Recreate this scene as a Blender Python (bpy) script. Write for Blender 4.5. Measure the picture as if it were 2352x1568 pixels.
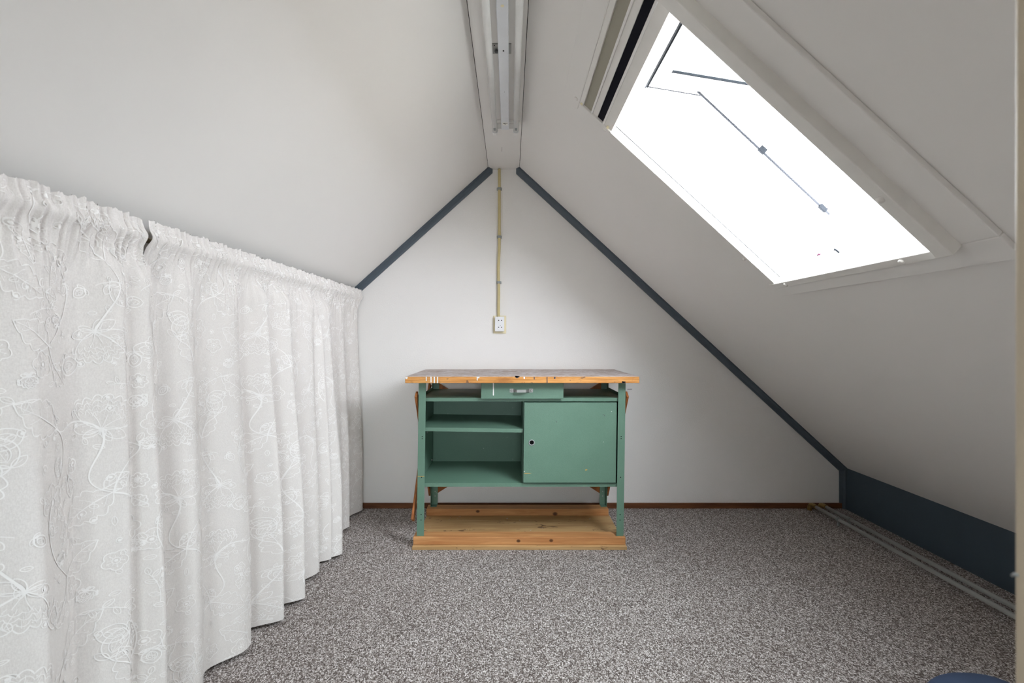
import bpy, bmesh, math, random
from mathutils import Vector, Matrix

for o in list(bpy.data.objects):
    bpy.data.objects.remove(o, do_unlink=True)
SC = bpy.context.scene
COL = SC.collection

# ------------------------------------------------------------------ camera
FPX = 1046.0
CAM_H = 1.15
cd = bpy.data.cameras.new('camera')
cam = bpy.data.objects.new('camera', cd)
COL.objects.link(cam)
cam.location = (0, 0, CAM_H)
cam.rotation_euler = (math.pi / 2, 0, 0)
cd.sensor_width = 36.0
cd.lens = FPX / 2352 * 36
cd.shift_x = 4 / 2352
cd.shift_y = -6 / 2352
cd.clip_start = 0.02
cd.dof.use_dof = True
cd.dof.focus_distance = 2.5
cd.dof.aperture_fstop = 5.0
SC.camera = cam

# ------------------------------------------------------------------ room measures
D = 3.10                       # far gable wall
YN = -1.6                      # wall behind the camera
RZ = 2.306                     # ridge board underside
RL, RR = -0.148, 0.062         # ridge board edges
KL = math.atan(0.901)          # left pitch
KR = math.atan(0.919)          # right pitch
XR = 2.267                     # right knee wall
XL = -1.75                     # wall behind the curtain
CR, SR = math.cos(KR), math.sin(KR)
CL, SL = math.cos(KL), math.sin(KL)

def rs(s, y, d):               # right slope: s down the slope, d outwards
    return Vector((RR + CR * s + SR * d, y, RZ - SR * s + CR * d))
def ls(s, y, d):
    return Vector((RL - CL * s - SL * d, y, RZ - SL * s + CL * d))

WIN = (0.473, 1.365, 1.11, 1.82)        # skylight opening s0 s1 y0 y1
FILL_WIN = (-0.38, 0.50, 0.80, 1.50)         # added fill-light window x0 x1 z0 z1 in the gable behind the camera

# ------------------------------------------------------------------ world and light
w = bpy.data.worlds.new('overcast_sky')
SC.world = w
w.use_nodes = True
wn = w.node_tree
wn.nodes.clear()
wo = wn.nodes.new('ShaderNodeOutputWorld')
wb = wn.nodes.new('ShaderNodeBackground')
wt = wn.nodes.new('ShaderNodeTexCoord')
wx = wn.nodes.new('ShaderNodeSeparateXYZ')
wr = wn.nodes.new('ShaderNodeValToRGB')
wr.color_ramp.elements[0].position = 0.0
wr.color_ramp.elements[0].color = (0.30, 0.29, 0.27, 1)
wr.color_ramp.elements[1].position = 0.02
wr.color_ramp.elements[1].color = (0.89, 0.935, 1.0, 1)
wn.links.new(wt.outputs['Generated'], wx.inputs[0])
wn.links.new(wx.outputs['Z'], wr.inputs[0])
wn.links.new(wr.outputs[0], wb.inputs[0])
wb.inputs[1].default_value = 12.0
wn.links.new(wb.outputs[0], wo.inputs[0])

def portal(win):
    s0, s1, y0, y1 = win
    ld = bpy.data.lights.new('skylight_portal', 'AREA')
    ld.shape = 'RECTANGLE'
    ld.size = (s1 - s0) + 0.02
    ld.size_y = (y1 - y0) + 0.02
    ld.cycles.is_portal = True
    o = bpy.data.objects.new('skylight_portal', ld)
    COL.objects.link(o)
    c = rs((s0 + s1) / 2, (y0 + y1) / 2, 0.19)
    X = Vector((CR, 0, -SR)); Z = Vector((SR, 0, CR)); Y = Z.cross(X)
    m = Matrix((X, Y, Z)).transposed().to_4x4()
    m.translation = c
    o.matrix_world = m
portal(WIN)
gl_ = bpy.data.lights.new('fill_window_portal', 'AREA')
gl_.shape = 'RECTANGLE'; gl_.size = FILL_WIN[1] - FILL_WIN[0]; gl_.size_y = FILL_WIN[3] - FILL_WIN[2]
gl_.cycles.is_portal = True
go_ = bpy.data.objects.new('fill_window_portal', gl_)
COL.objects.link(go_)
go_.location = ((FILL_WIN[0] + FILL_WIN[1]) / 2, YN - 0.05, (FILL_WIN[2] + FILL_WIN[3]) / 2)
go_.rotation_euler = (math.pi / 2, 0, 0)          # portal of the added window, along +Y, into the room

sd = bpy.data.lights.new('veiled_sun', 'SUN')       # sun behind thin cloud: a broad soft glow
sd.energy = 6.5
sd.angle = math.radians(70)
sd.color = (0.90, 0.94, 1.0)
so = bpy.data.objects.new('veiled_sun', sd)
COL.objects.link(so)
so.rotation_euler = Vector((1.14, -1.55, 0.75)).to_track_quat('Z', 'Y').to_euler()

SC.view_settings.view_transform = 'Standard'
SC.view_settings.look = 'None'
SC.view_settings.gamma = 1.0
SC.view_settings.use_curve_mapping = False
SC.view_settings.exposure = 0.98
SC.cycles.use_denoising = True
SC.cycles.max_bounces = 14
SC.cycles.diffuse_bounces = 8
SC.cycles.transparent_max_bounces = 12

# ------------------------------------------------------------------ materials
def lin(r, g, b):
    f = lambda c: (c / 255 / 12.92) if c / 255 <= 0.04045 else ((c / 255 + 0.055) / 1.055) ** 2.4
    return (f(r), f(g), f(b), 1)

class NT:
    def __init__(s, name, rough=0.5, metal=0.0, spec=0.5, color=None):
        s.m = bpy.data.materials.new(name)
        s.m.use_nodes = True
        s.t = s.m.node_tree
        s.b = s.t.nodes['Principled BSDF']
        s.b.inputs['Roughness'].default_value = rough
        s.b.inputs['Metallic'].default_value = metal
        s.b.inputs['Specular IOR Level'].default_value = spec
        if color: s.b.inputs['Base Color'].default_value = color
    def n(s, t, **kw):
        x = s.t.nodes.new(t)
        for k, v in kw.items(): setattr(x, k, v)
        return x
    def put(s, sock, v):
        if hasattr(v, 'is_linked') or isinstance(v, bpy.types.NodeSocket): s.t.links.new(v, sock)
        else: sock.default_value = v
    def obj(s):
        return s.n('ShaderNodeTexCoord').outputs['Object']
    def mapping(s, v, scale=(1, 1, 1), loc=(0, 0, 0), rot=(0, 0, 0)):
        x = s.n('ShaderNodeMapping')
        s.put(x.inputs['Vector'], v)
        x.inputs['Scale'].default_value = scale
        x.inputs['Location'].default_value = loc
        x.inputs['Rotation'].default_value = rot
        return x.outputs[0]
    def noise(s, v, scale, detail=3, rough=0.55, dist=0.0):
        x = s.n('ShaderNodeTexNoise')
        s.put(x.inputs['Vector'], v)
        x.inputs['Scale'].default_value = scale
        x.inputs['Detail'].default_value = detail
        x.inputs['Roughness'].default_value = rough
        x.inputs['Distortion'].default_value = dist
        return x.outputs['Fac']
    def voro(s, v, scale, feat='F1', out='Distance'):
        x = s.n('ShaderNodeTexVoronoi', feature=feat)
        s.put(x.inputs['Vector'], v)
        x.inputs['Scale'].default_value = scale
        return x.outputs[out]
    def ramp(s, f, stops):
        x = s.n('ShaderNodeValToRGB')
        s.put(x.inputs[0], f)
        e = x.color_ramp.elements
        while len(e) < len(stops): e.new(0.5)
        for i, (p, c) in enumerate(stops):
            e[i].position = p
            e[i].color = c if isinstance(c, tuple) else (c, c, c, 1)
        return x.outputs[0]
    def mix(s, f, a, b, mode='MIX'):
        x = s.n('ShaderNodeMix', data_type='RGBA', blend_type=mode)
        s.put(x.inputs[0], f); s.put(x.inputs[6], a); s.put(x.inputs[7], b)
        return x.outputs[2]
    def math(s, op, a, b=0.0, c=0.0):
        x = s.n('ShaderNodeMath', operation=op)
        s.put(x.inputs[0], a); s.put(x.inputs[1], b); s.put(x.inputs[2], c)
        return x.outputs[0]
    def sep(s, v):
        x = s.n('ShaderNodeSeparateXYZ'); s.put(x.inputs[0], v); return x.outputs
    def bump(s, h, strength=0.3, dist=0.002):
        x = s.n('ShaderNodeBump')
        s.put(x.inputs['Height'], h)
        x.inputs['Strength'].default_value = strength
        x.inputs['Distance'].default_value = dist
        s.t.links.new(x.outputs[0], s.b.inputs['Normal'])
    def color(s, c): s.put(s.b.inputs['Base Color'], c)
    def rough(s, c): s.put(s.b.inputs['Roughness'], c)

def plain(name, rgb, rough=0.5, metal=0.0, spec=0.5, var=0.06, vs=18.0):
    q = NT(name, rough, metal, spec)
    v = q.noise(q.obj(), vs, 3)
    a = tuple(min(1, c * (1 - var)) for c in rgb[:3]) + (1,)
    b = tuple(min(1, c * (1 + var)) for c in rgb[:3]) + (1,)
    q.color(q.mix(v, a, b))
    return q.m

def mk_plaster():
    q = NT('textured_plaster', 0.85, 0, 0.2)
    o = q.obj()
    a = q.noise(o, 4, 3)
    q.color(q.mix(a, (0.845, 0.83, 0.815, 1), (0.87, 0.855, 0.84, 1)))
    h = q.noise(o, 130, 3, 0.5)
    q.bump(h, 0.5, 0.0025)
    return q.m
def mk_ceiling():
    q = NT('painted_board', 0.6, 0, 0.25)
    o = q.obj()
    a = q.noise(o, 2.2, 3)
    c = q.mix(a, (0.84, 0.82, 0.795, 1), (0.865, 0.845, 0.82, 1))
    sp = q.voro(o, 5.0)
    f = q.ramp(sp, [(0.0, 0.35), (0.012, 0.0)])
    q.color(q.mix(f, c, lin(150, 145, 138)))
    q.bump(q.noise(o, 60, 4), 0.10, 0.002)
    return q.m
def mk_carpet():
    q = NT('loop_pile_carpet', 0.95, 0, 0.1)
    o = q.obj()
    wv = q.n('ShaderNodeTexVoronoi')
    q.put(wv.inputs['Vector'], q.mapping(o, (1.0, 0.8, 1.0), rot=(0, 0, 0.5)))
    wv.inputs['Scale'].default_value = 290
    cell = q.sep(wv.outputs['Color'])[0]
    a = wv.outputs['Distance']
    b = q.noise(q.mapping(o, (1, 1, 1), (3, 7, 1)), 150, 2, 0.5)
    m = q.math('ADD', q.math('MULTIPLY', cell, 0.72), q.math('MULTIPLY', b, 0.28))
    c = q.ramp(m, [(0.12, lin(78, 70, 66)), (0.38, lin(118, 109, 105)), (0.55, lin(156, 148, 144)),
                   (0.72, lin(194, 187, 184)), (0.86, lin(234, 230, 229))])
    big = q.noise(o, 1.3, 4)
    c = q.mix(q.ramp(big, [(0.35, 0.0), (0.75, 0.14)]), c, lin(96, 78, 68))
    q.color(c)
    q.bump(q.math('SUBTRACT', b, a), 0.6, 0.003)
    return q.m
def mk_green(name='green_hammertone', specks=True):
    q = NT(name, 0.42, 0.0, 0.5)
    o = q.obj()
    n1 = q.noise(o, 230, 2, 0.5)
    n2 = q.noise(o, 6, 3)
    c = q.mix(n2, lin(94, 126, 109), lin(107, 140, 122))
    c = q.mix(q.ramp(n1, [(0.4, 0.0), (0.75, 0.28)]), c, lin(82, 116, 100))
    if specks:
        v = q.n('ShaderNodeTexVoronoi')
        q.put(v.inputs['Vector'], o)
        v.inputs['Scale'].default_value = 26
        rnd = q.sep(v.outputs['Color'])[0]
        r = q.math('MULTIPLY', q.math('GREATER_THAN', rnd, 0.72), 0.055)
        f = q.math('LESS_THAN', v.outputs['Distance'], q.math('MULTIPLY', r, rnd))
        c = q.mix(q.math('MULTIPLY', f, 0.85), c, lin(205, 208, 200))
    q.color(c)
    q.bump(n1, 0.45, 0.0012)
    return q.m
def mk_wood(name, light, dark, knots=(), axis='x', scale=1.0, rough=0.55, stains=0.0, ply=False):
    q = NT(name, rough, 0, 0.3)
    o = q.obj()
    sc = (1.2, 14, 14) if axis == 'x' else ((14, 1.2, 14) if axis == 'y' else (14, 14, 1.2))
    v = q.mapping(o, tuple(k * scale for k in sc))
    g = q.noise(v, 3.0, 5, 0.6, 0.6)
    fine = q.noise(q.mapping(o, tuple(k * scale * 4 for k in sc)), 4.0, 3)
    c = q.mix(q.ramp(g, [(0.32, 0.0), (0.68, 1.0)]), dark, light)
    c = q.mix(q.math('MULTIPLY', fine, 0.22), c, dark)
    for (kx, ky, kz, r) in knots:
        x = q.n('ShaderNodeVectorMath', operation='SUBTRACT')
        q.put(x.inputs[0], o); x.inputs[1].default_value = (kx, ky, kz)
        mp = q.mapping(x.outputs[0], (0.75, 0.35, 1.0))
        ln = q.n('ShaderNodeVectorMath', operation='LENGTH')
        q.put(ln.inputs[0], mp)
        f = q.ramp(q.math('DIVIDE', ln.outputs['Value'], r), [(0.45, 0.92), (0.75, 0.6), (1.0, 0.0)])
        c = q.mix(f, c, lin(74, 44, 26))
    if ply:
        z = q.sep(o)[2]
        st = q.math('SINE', q.math('MULTIPLY', z, 1400.0))
        c = q.mix(q.ramp(st, [(0.2, 0.0), (0.9, 0.4)]), c, lin(120, 84, 48))
    if stains:
        s1 = q.noise(q.mapping(o, (1.0, 2.2, 2.0), (2, 5, 0)), 9, 4, 0.65, 1.2)
        c = q.mix(q.ramp(s1, [(0.62, 0.0), (0.66, stains)]), c, lin(96, 66, 44))
        s2 = q.noise(q.mapping(o, (1, 2.0, 1), (9, 1, 4)), 24, 2, 0.5)
        c = q.mix(q.ramp(s2, [(0.74, 0.0), (0.76, 0.8)]), c, lin(205, 205, 205))
    q.color(c)
    q.bump(g, 0.12, 0.002)
    return q.m
def mk_worktop():
    q = NT('worn_worktop', 0.6, 0, 0.3)
    o = q.obj()
    v = q.mapping(o, (1.0, 3.5, 1.0))
    a = q.noise(v, 7, 6, 0.65, 1.0)
    b = q.noise(q.mapping(o, (1.5, 6, 1), (4, 2, 0)), 9, 5, 0.7, 1.5)
    top = q.mix(q.ramp(a, [(0.36, 0.0), (0.6, 1.0)]), lin(140, 116, 98), lin(176, 162, 154))
    top = q.mix(q.ramp(b, [(0.46, 0.0), (0.56, 0.85)]), top, lin(212, 208, 212))
    dk = q.noise(q.mapping(o, (2, 5, 1), (7, 7, 0)), 12, 4, 0.7)
    top = q.mix(q.ramp(dk, [(0.63, 0.0), (0.68, 0.7)]), top, lin(96, 86, 88))
    # front edge: bare pine block edge with stained patches and paint runs
    g = q.noise(q.mapping(o, (2.0, 2.0, 42)), 3.0, 4, 0.6, 0.4)
    e = q.mix(q.ramp(g, [(0.35, 0.0), (0.7, 1.0)]), lin(186, 124, 62), lin(226, 168, 100))
    p = q.noise(q.mapping(o, (1, 1, 1), (1, 0, 0)), 11, 4, 0.6, 0.5)
    e = q.mix(q.ramp(p, [(0.58, 0.0), (0.68, 0.5)]), e, lin(150, 96, 52))
    t = q.noise(q.mapping(o, (1, 1, 2.0), (3, 3, 3)), 26, 4, 0.65)
    e = q.mix(q.ramp(t, [(0.64, 0.0), (0.68, 0.75)]), e, lin(92, 70, 60))
    nz = q.sep(q.n('ShaderNodeNewGeometry').outputs['Normal'])[2]
    zt = q.sep(o)[2]
    ragged = q.math('ADD', zt, q.math('MULTIPLY', q.noise(o, 28, 4, 0.6), 0.012))
    rim = q.ramp(q.math('SUBTRACT', ragged, 0.945), [(0.0, 0.0), (0.003, 0.75)])
    e = q.mix(rim, e, lin(222, 214, 204))
    q.color(q.mix(q.math('GREATER_THAN', nz, 0.7), e, top))
    q.bump(a, 0.2, 0.002)
    return q.m
def mk_fabric():
    q = NT('curtain_cloth', 0.95, 0, 0.1)
    o = q.obj()
    n = q.noise(q.mapping(o, (1, 1, 0.35)), 500, 2)
    n2 = q.noise(q.mapping(o, (1, 0.25, 1)), 500, 2)
    m = q.math('MULTIPLY', q.math('ADD', n, n2), 0.5)
    q.color(q.ramp(m, [(0.35, (0.68, 0.645, 0.62, 1)), (0.65, (0.80, 0.77, 0.745, 1))]))
    q.bump(m, 0.15, 0.0008)
    return q.m
def mk_glass():
    q = NT('window_glass')
    nt = q.t
    tr = q.n('ShaderNodeBsdfTransparent')
    tr.inputs[0].default_value = (0.93, 0.96, 0.95, 1)
    gl = q.n('ShaderNodeBsdfGlossy'); gl.inputs['Roughness'].default_value = 0.02
    fr = q.n('ShaderNodeFresnel'); fr.inputs[0].default_value = 1.45
    nz = q.noise(q.obj(), 3)
    sc = q.math('MULTIPLY', fr.outputs[0], q.math('ADD', q.math('MULTIPLY', nz, 0.1), 0.9))
    ms = q.n('ShaderNodeMixShader')
    nt.links.new(sc, ms.inputs[0]); nt.links.new(tr.outputs[0], ms.inputs[1]); nt.links.new(gl.outputs[0], ms.inputs[2])
    nt.links.new(ms.outputs[0], nt.nodes['Material Output'].inputs[0])
    return q.m

MT = dict(
    plaster=mk_plaster(), ceil=mk_ceiling(), carpet=mk_carpet(), green=mk_green(),
    white=plain('white_lacquer', (0.86, 0.85, 0.83), 0.4),
    cream=plain('cream_casing', (0.84, 0.82, 0.785), 0.45),
    slate=plain('slate_blue_paint', lin(82, 93, 103), 0.42, var=0.1),
    kneewall=plain('slate_blue_board', lin(62, 76, 88), 0.55, var=0.06),
    skirting=mk_wood('stained_skirting', lin(128, 82, 52), lin(86, 50, 30)),
    steel=plain('galvanised_steel', (0.40, 0.40, 0.39), 0.45, 0.9),
    darksteel=plain('dark_steel', (0.10, 0.10, 0.105), 0.4, 0.6),
    stay=plain('grey_stay', (0.045, 0.048, 0.056), 0.6, 0.0, 0.1),
    rubber=plain('black_rubber', (0.008, 0.009, 0.012), 0.8, 0.0, 0.05),
    hinge=plain('grey_hinge', (0.022, 0.025, 0.03), 0.7, 0.0, 0.05),
    alu=plain('aluminium', (0.62, 0.64, 0.66), 0.35, 0.9),
    black=plain('black_void', (0.006, 0.006, 0.006), 0.8, spec=0.1),
    brush=plain('black_brush_seal', (0.012, 0.012, 0.018), 0.9, spec=0.1),
    felt=plain('grey_felt_strip', lin(166, 162, 148), 0.9),
    lampwhite=plain('lamp_enamel', lin(222, 224, 228), 0.35),
    tube=plain('lamp_tube_glass', lin(236, 236, 234), 0.25),
    sticker=plain('printed_sticker', lin(238, 238, 232), 0.5),
    ink=plain('print_ink', lin(40, 40, 44), 0.6),
    conduit=plain('yellowed_conduit', lin(205, 190, 140), 0.45),
    clip=plain('grey_plastic', lin(150, 154, 154), 0.5),
    socketcream=plain('cream_plate', lin(232, 222, 188), 0.4),
    socketwhite=plain('socket_plastic', lin(236, 237, 240), 0.3),
    brass=plain('brass_fitting', (0.42, 0.29, 0.11), 0.35, 0.9),
    pipe=plain('grey_painted_pipe', lin(160, 162, 160), 0.38),
    fabric=mk_fabric(),
    print=plain('curtain_print', (0.90, 0.88, 0.865), 0.9, spec=0.1),
    rod=plain('curtain_rod_brass', (0.30, 0.25, 0.17), 0.4, 0.8),
    worktop=mk_worktop(),
    drip_white=plain('white_paint', lin(238, 238, 236), 0.4),
    drip_dark=plain('blue_black_paint', lin(56, 60, 78), 0.5),
    drip_ochre=plain('ochre_paint', lin(196, 160, 84), 0.5),
    brace=mk_wood('brown_stained_slat', lin(176, 112, 62), lin(128, 74, 38), axis='z'),
    beam=mk_wood('pine_beam', lin(208, 156, 104), lin(176, 120, 74),
                 knots=((-0.005, 2.503 - 2.75, 0.040, 0.010), (0.175, 2.503 - 2.75, 0.042, 0.010),
                        (-0.258, 2.916 - 2.75, 0.046, 0.011), (0.237, 2.916 - 2.75, 0.030, 0.014))),
    ply=mk_wood('worn_plywood', lin(208, 174, 126), lin(174, 136, 90), stains=0.8, ply=True, scale=0.7),
    glass=mk_glass(),
    jamb=plain('cream_door_frame', lin(206, 192, 168), 0.45),
    blue=plain('dark_blue_fabric', lin(62, 78, 108), 0.85, var=0.2, vs=9),
    pink=plain('pink_plastic', (0.10, 0.004, 0.045), 0.5),
    rooftile=plain('roof_tile', lin(120, 96, 82), 0.8),
)

# ------------------------------------------------------------------ mesh helpers
ORG = {}
def link(name, bm, mat, parent=None, smooth=False, bevel=0.0, seg=2):
    me = bpy.data.meshes.new(name)
    bmesh.ops.recalc_face_normals(bm, faces=bm.faces[:])
    if parent is not None:
        off = ORG[parent.name]
        for v in bm.verts: v.co -= off
    if smooth:
        for f in bm.faces: f.smooth = True
    bm.to_mesh(me); bm.free()
    mats = mat if isinstance(mat, (list, tuple)) else [mat]
    for m in mats: me.materials.append(m)
    o = bpy.data.objects.new(name, me)
    COL.objects.link(o)
    if parent is not None:
        o.parent = parent
        ORG[o.name] = ORG[parent.name]
    else:
        ORG[o.name] = Vector((0, 0, 0))
    if bevel:
        b = o.modifiers.new('edge', 'BEVEL'); b.width = bevel; b.segments = seg; b.limit_method = 'ANGLE'
        b.harden_normals = False
    return o
def thing(name, loc, label=None, cat=None, group=None, kind=None):
    o = bpy.data.objects.new(name, None)
    o.empty_display_size = 0.1
    COL.objects.link(o)
    o.location = loc
    ORG[o.name] = Vector(loc)
    return tag(o, label, cat, group, kind)
def tag(o, label=None, cat=None, group=None, kind=None):
    if label: o['label'] = label
    if cat: o['category'] = cat
    if group: o['group'] = group
    if kind: o['kind'] = kind
    return o
def struct(o, label, cat): return tag(o, label, cat, None, 'structure')

def hexa(bm, p):               # eight corners: bottom ring 0-3, top ring 4-7
    v = [bm.verts.new(q) for q in p]
    for f in ((0, 1, 2, 3), (7, 6, 5, 4), (0, 4, 5, 1), (1, 5, 6, 2), (2, 6, 7, 3), (3, 7, 4, 0)):
        bm.faces.new([v[i] for i in f])
    return v
def box(bm, x0, x1, y0, y1, z0, z1):
    return hexa(bm, [(x0, y0, z0), (x1, y0, z0), (x1, y1, z0), (x0, y1, z0),
                     (x0, y0, z1), (x1, y0, z1), (x1, y1, z1), (x0, y1, z1)])
def sbox(bm, f, s0, s1, y0, y1, d0, d1):
    return hexa(bm, [f(s0, y0, d0), f(s1, y0, d0), f(s1, y1, d0), f(s0, y1, d0),
                     f(s0, y0, d1), f(s1, y0, d1), f(s1, y1, d1), f(s0, y1, d1)])
def prism(bm, poly, y0, y1):   # poly in (x,z)
    a = [bm.verts.new((x, y0, z)) for x, z in poly]
    b = [bm.verts.new((x, y1, z)) for x, z in poly]
    n = len(poly)
    bm.faces.new(a); bm.faces.new(b[::-1])
    for i in range(n): bm.faces.new((a[i], b[i], b[(i + 1) % n], a[(i + 1) % n]))
def frame_of(d):
    d = Vector(d).normalized()
    u = d.cross(Vector((0, 1, 0))) if abs(d.z) > 0.9 else d.cross(Vector((0, 0, 1)))
    u.normalize()
    return u, d.cross(u).normalized()
def tube(bm, pts, r, n=12, caps=True):
    pts = [Vector(p) for p in pts]
    rings = []
    for i, p in enumerate(pts):
        d = (pts[min(i + 1, len(pts) - 1)] - pts[max(i - 1, 0)])
        u, v = frame_of(d)
        rr = r[i] if isinstance(r, (list, tuple)) else r
        rings.append([bm.verts.new(p + (u * math.cos(2 * math.pi * k / n) + v * math.sin(2 * math.pi * k / n)) * rr) for k in range(n)])
    for a, b in zip(rings, rings[1:]):
        for k in range(n): bm.faces.new((a[k], a[(k + 1) % n], b[(k + 1) % n], b[k]))
    if caps:
        bm.faces.new(rings[0][::-1]); bm.faces.new(rings[-1])
def bar(bm, p, q, up, wdt, thk):   # slat from p to q, width along 'up' side, thickness along the other
    p, q, up = Vector(p), Vector(q), Vector(up).normalized()
    d = (q - p).normalized()
    a = d.cross(up).normalized() * wdt / 2
    b = up * thk / 2
    hexa(bm, [p - a - b, p + a - b, q + a - b, q - a - b, p - a + b, p + a + b, q + a + b, q - a + b])
def BM(): return bmesh.new()

# ================================================================== ROOM SHELL
bm = BM(); box(bm, XL, XR, YN, D, -0.08, 0.0)
struct(link('floor', bm, MT['carpet']), 'speckled grey brown loop pile carpet floor', 'floor')

def slope_z(x):
    if x < RL: return RZ - math.tan(KL) * (RL - x)
    if x > RR: return RZ - math.tan(KR) * (x - RR)
    return RZ
def gable(y0, y1):
    b = BM()
    prism(b, [(XL, 0), (XR, 0), (XR, slope_z(XR) + 0.1), (RR, RZ + 0.1), (RL, RZ + 0.1), (XL, slope_z(XL) + 0.1)], y0, y1)
    return b
struct(link('wall_back', gable(D, D + 0.1), MT['plaster']), 'white textured plaster gable wall behind the workbench', 'wall')
bm = BM()
gx0, gx1, gz0, gz1 = FILL_WIN
prism(bm, [(XL, 0), (gx0, 0), (gx0, slope_z(gx0) + 0.1), (XL, slope_z(XL) + 0.1)], YN - 0.1, YN)
prism(bm, [(gx1, 0), (XR, 0), (XR, slope_z(XR) + 0.1), (gx1, slope_z(gx1) + 0.1)], YN - 0.1, YN)
prism(bm, [(gx0, 0), (gx1, 0), (gx1, gz0), (gx0, gz0)], YN - 0.1, YN)
prism(bm, [(gx0, gz1), (gx1, gz1), (gx1, slope_z(gx1) + 0.1), (RR, RZ + 0.1), (RL, RZ + 0.1), (gx0, slope_z(gx0) + 0.1)], YN - 0.1, YN)
struct(link('wall_front', bm, MT['plaster']), 'white plaster gable wall behind the camera with an added fill light window', 'wall')
bm = BM(); box(bm, XL - 0.08, XL, YN, D, 0, slope_z(XL))
struct(link('wall_left', bm, MT['plaster']), 'low white wall hidden behind the curtains', 'wall')
bm = BM(); box(bm, XR, XR + 0.08, YN, D, 0, slope_z(XR))
struct(link('wall_right', bm, MT['kneewall']), 'low slate blue knee wall under the right slope', 'wall')

SEND = (XR - RR) / CR + 0.12
SLEND = (RL - XL) / CL + 0.12
bm = BM(); sbox(bm, ls, 0.002, SLEND, YN - 0.1, D + 0.1, 0.0, 0.18)
struct(link('ceiling_left', bm, MT['ceil']), 'smooth off-white sloping ceiling above the curtains', 'ceiling')
bm = BM()
sbox(bm, rs, 0.002, SEND, YN - 0.1, WIN[2], 0, 0.13)
sbox(bm, rs, 0.002, WIN[0], WIN[2], WIN[3], 0, 0.13)
sbox(bm, rs, WIN[1], SEND, WIN[2], WIN[3], 0, 0.13)
sbox(bm, rs, 0.002, SEND, WIN[3], D + 0.1, 0, 0.13)
struct(link('ceiling_right', bm, MT['ceil']), 'off-white sloping ceiling holding the skylight', 'ceiling')
bm = BM()
box(bm, RL + 0.001, RR - 0.001, YN - 0.1, D + 0.1, RZ - 0.004, RZ + 0.02)
rb = struct(link('ceiling_ridge', bm, MT['ceil']), 'narrow flat off-white ridge board carrying the lamp', 'ceiling')
bm = BM(); hexa(bm, [(-0.0505, 2.735, RZ - 0.0043), (-0.049, 2.735, RZ - 0.0043), (-0.0515, 2.80, RZ - 0.0043), (-0.053, 2.80, RZ - 0.0043),
                     (-0.0505, 2.735, RZ - 0.0035), (-0.049, 2.735, RZ - 0.0035), (-0.0515, 2.80, RZ - 0.0035), (-0.053, 2.80, RZ - 0.0035)])
link('paint_crack', bm, MT['darksteel'], rb)
bm = BM()
box(bm, RL - 0.22, RR + 0.22, YN - 0.1, D + 0.1, RZ + 0.055, RZ + 0.25)
struct(link('trim_4', bm, MT['black']), 'dark ridge cap closing the roof top', 'trim')

# gable trims: cove moulding
PROF = [(0, 0), (0, 0.040), (0.010, 0.040), (0.0125, 0.029), (0.020, 0.020), (0.029, 0.0125), (0.040, 0.010), (0.040, 0)]
def cove(p0, p1, inward, cut0, cut1):
    # p0,p1 in (x,z) on the slope line at the wall; inward = unit (x,z); cuts: x of the vertical end cuts
    b = BM()
    p0, p1 = Vector((p0[0], 0, p0[1])), Vector((p1[0], 0, p1[1]))
    t = (p1 - p0).normalized(); inn = Vector((inward[0], 0, inward[1]))
    ends = []
    for cut in (cut0, cut1):
        ring = []
        for a, c in PROF:
            q = p0 + inn * a
            if abs(t.x) > 1e-4: q = q + t * ((cut - q.x) / t.x)
            else: q = Vector((q.x, 0, cut))
            ring.append(b.verts.new((q.x, D - c, q.z)))
        ends.append(ring)
    n = len(PROF)
    b.faces.new(ends[0]); b.faces.new(ends[1][::-1])
    for i in range(n): b.faces.new((ends[0][i], ends[0][(i + 1) % n], ends[1][(i + 1) % n], ends[1][i]))
    return b
struct(link('trim_1', cove((RL, RZ), (XL, slope_z(XL)), (SL, -CL), -0.120, -1.15), MT['slate']),
       'slate blue cove moulding on the left gable slope', 'moulding')
struct(link('trim_2', cove((RR, RZ), (XR, slope_z(XR)), (-SR, -CR), 0.040, XR - 0.004), MT['slate']),
       'slate blue cove moulding on the long right gable slope', 'moulding')
bm = BM()
prof = [(0, 0), (0, 0.03), (0.006, 0.03), (0.012, 0.014), (0.03, 0.006), (0.03, 0)]
for z0, z1 in ((0.0, 0.262),):
    a = [bm.verts.new((XR - p, D - q, z0)) for p, q in prof]
    b = [bm.verts.new((XR - p, D - q, z1)) for p, q in prof]
    bm.faces.new(a[::-1]); bm.faces.new(b)
    for i in range(len(prof)): bm.faces.new((a[i], a[(i + 1) % len(prof)], b[(i + 1) % len(prof)], b[i]))
struct(link('trim_3', bm, MT['slate']), 'short upright slate blue moulding in the right corner', 'moulding')
bm = BM(); box(bm, XL, XR - 0.012, D - 0.012, D, 0, 0.036)
struct(link('baseboard_back', bm, MT['skirting'], bevel=0.002), 'low dark brown wooden skirting along the gable wall', 'skirting')

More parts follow.
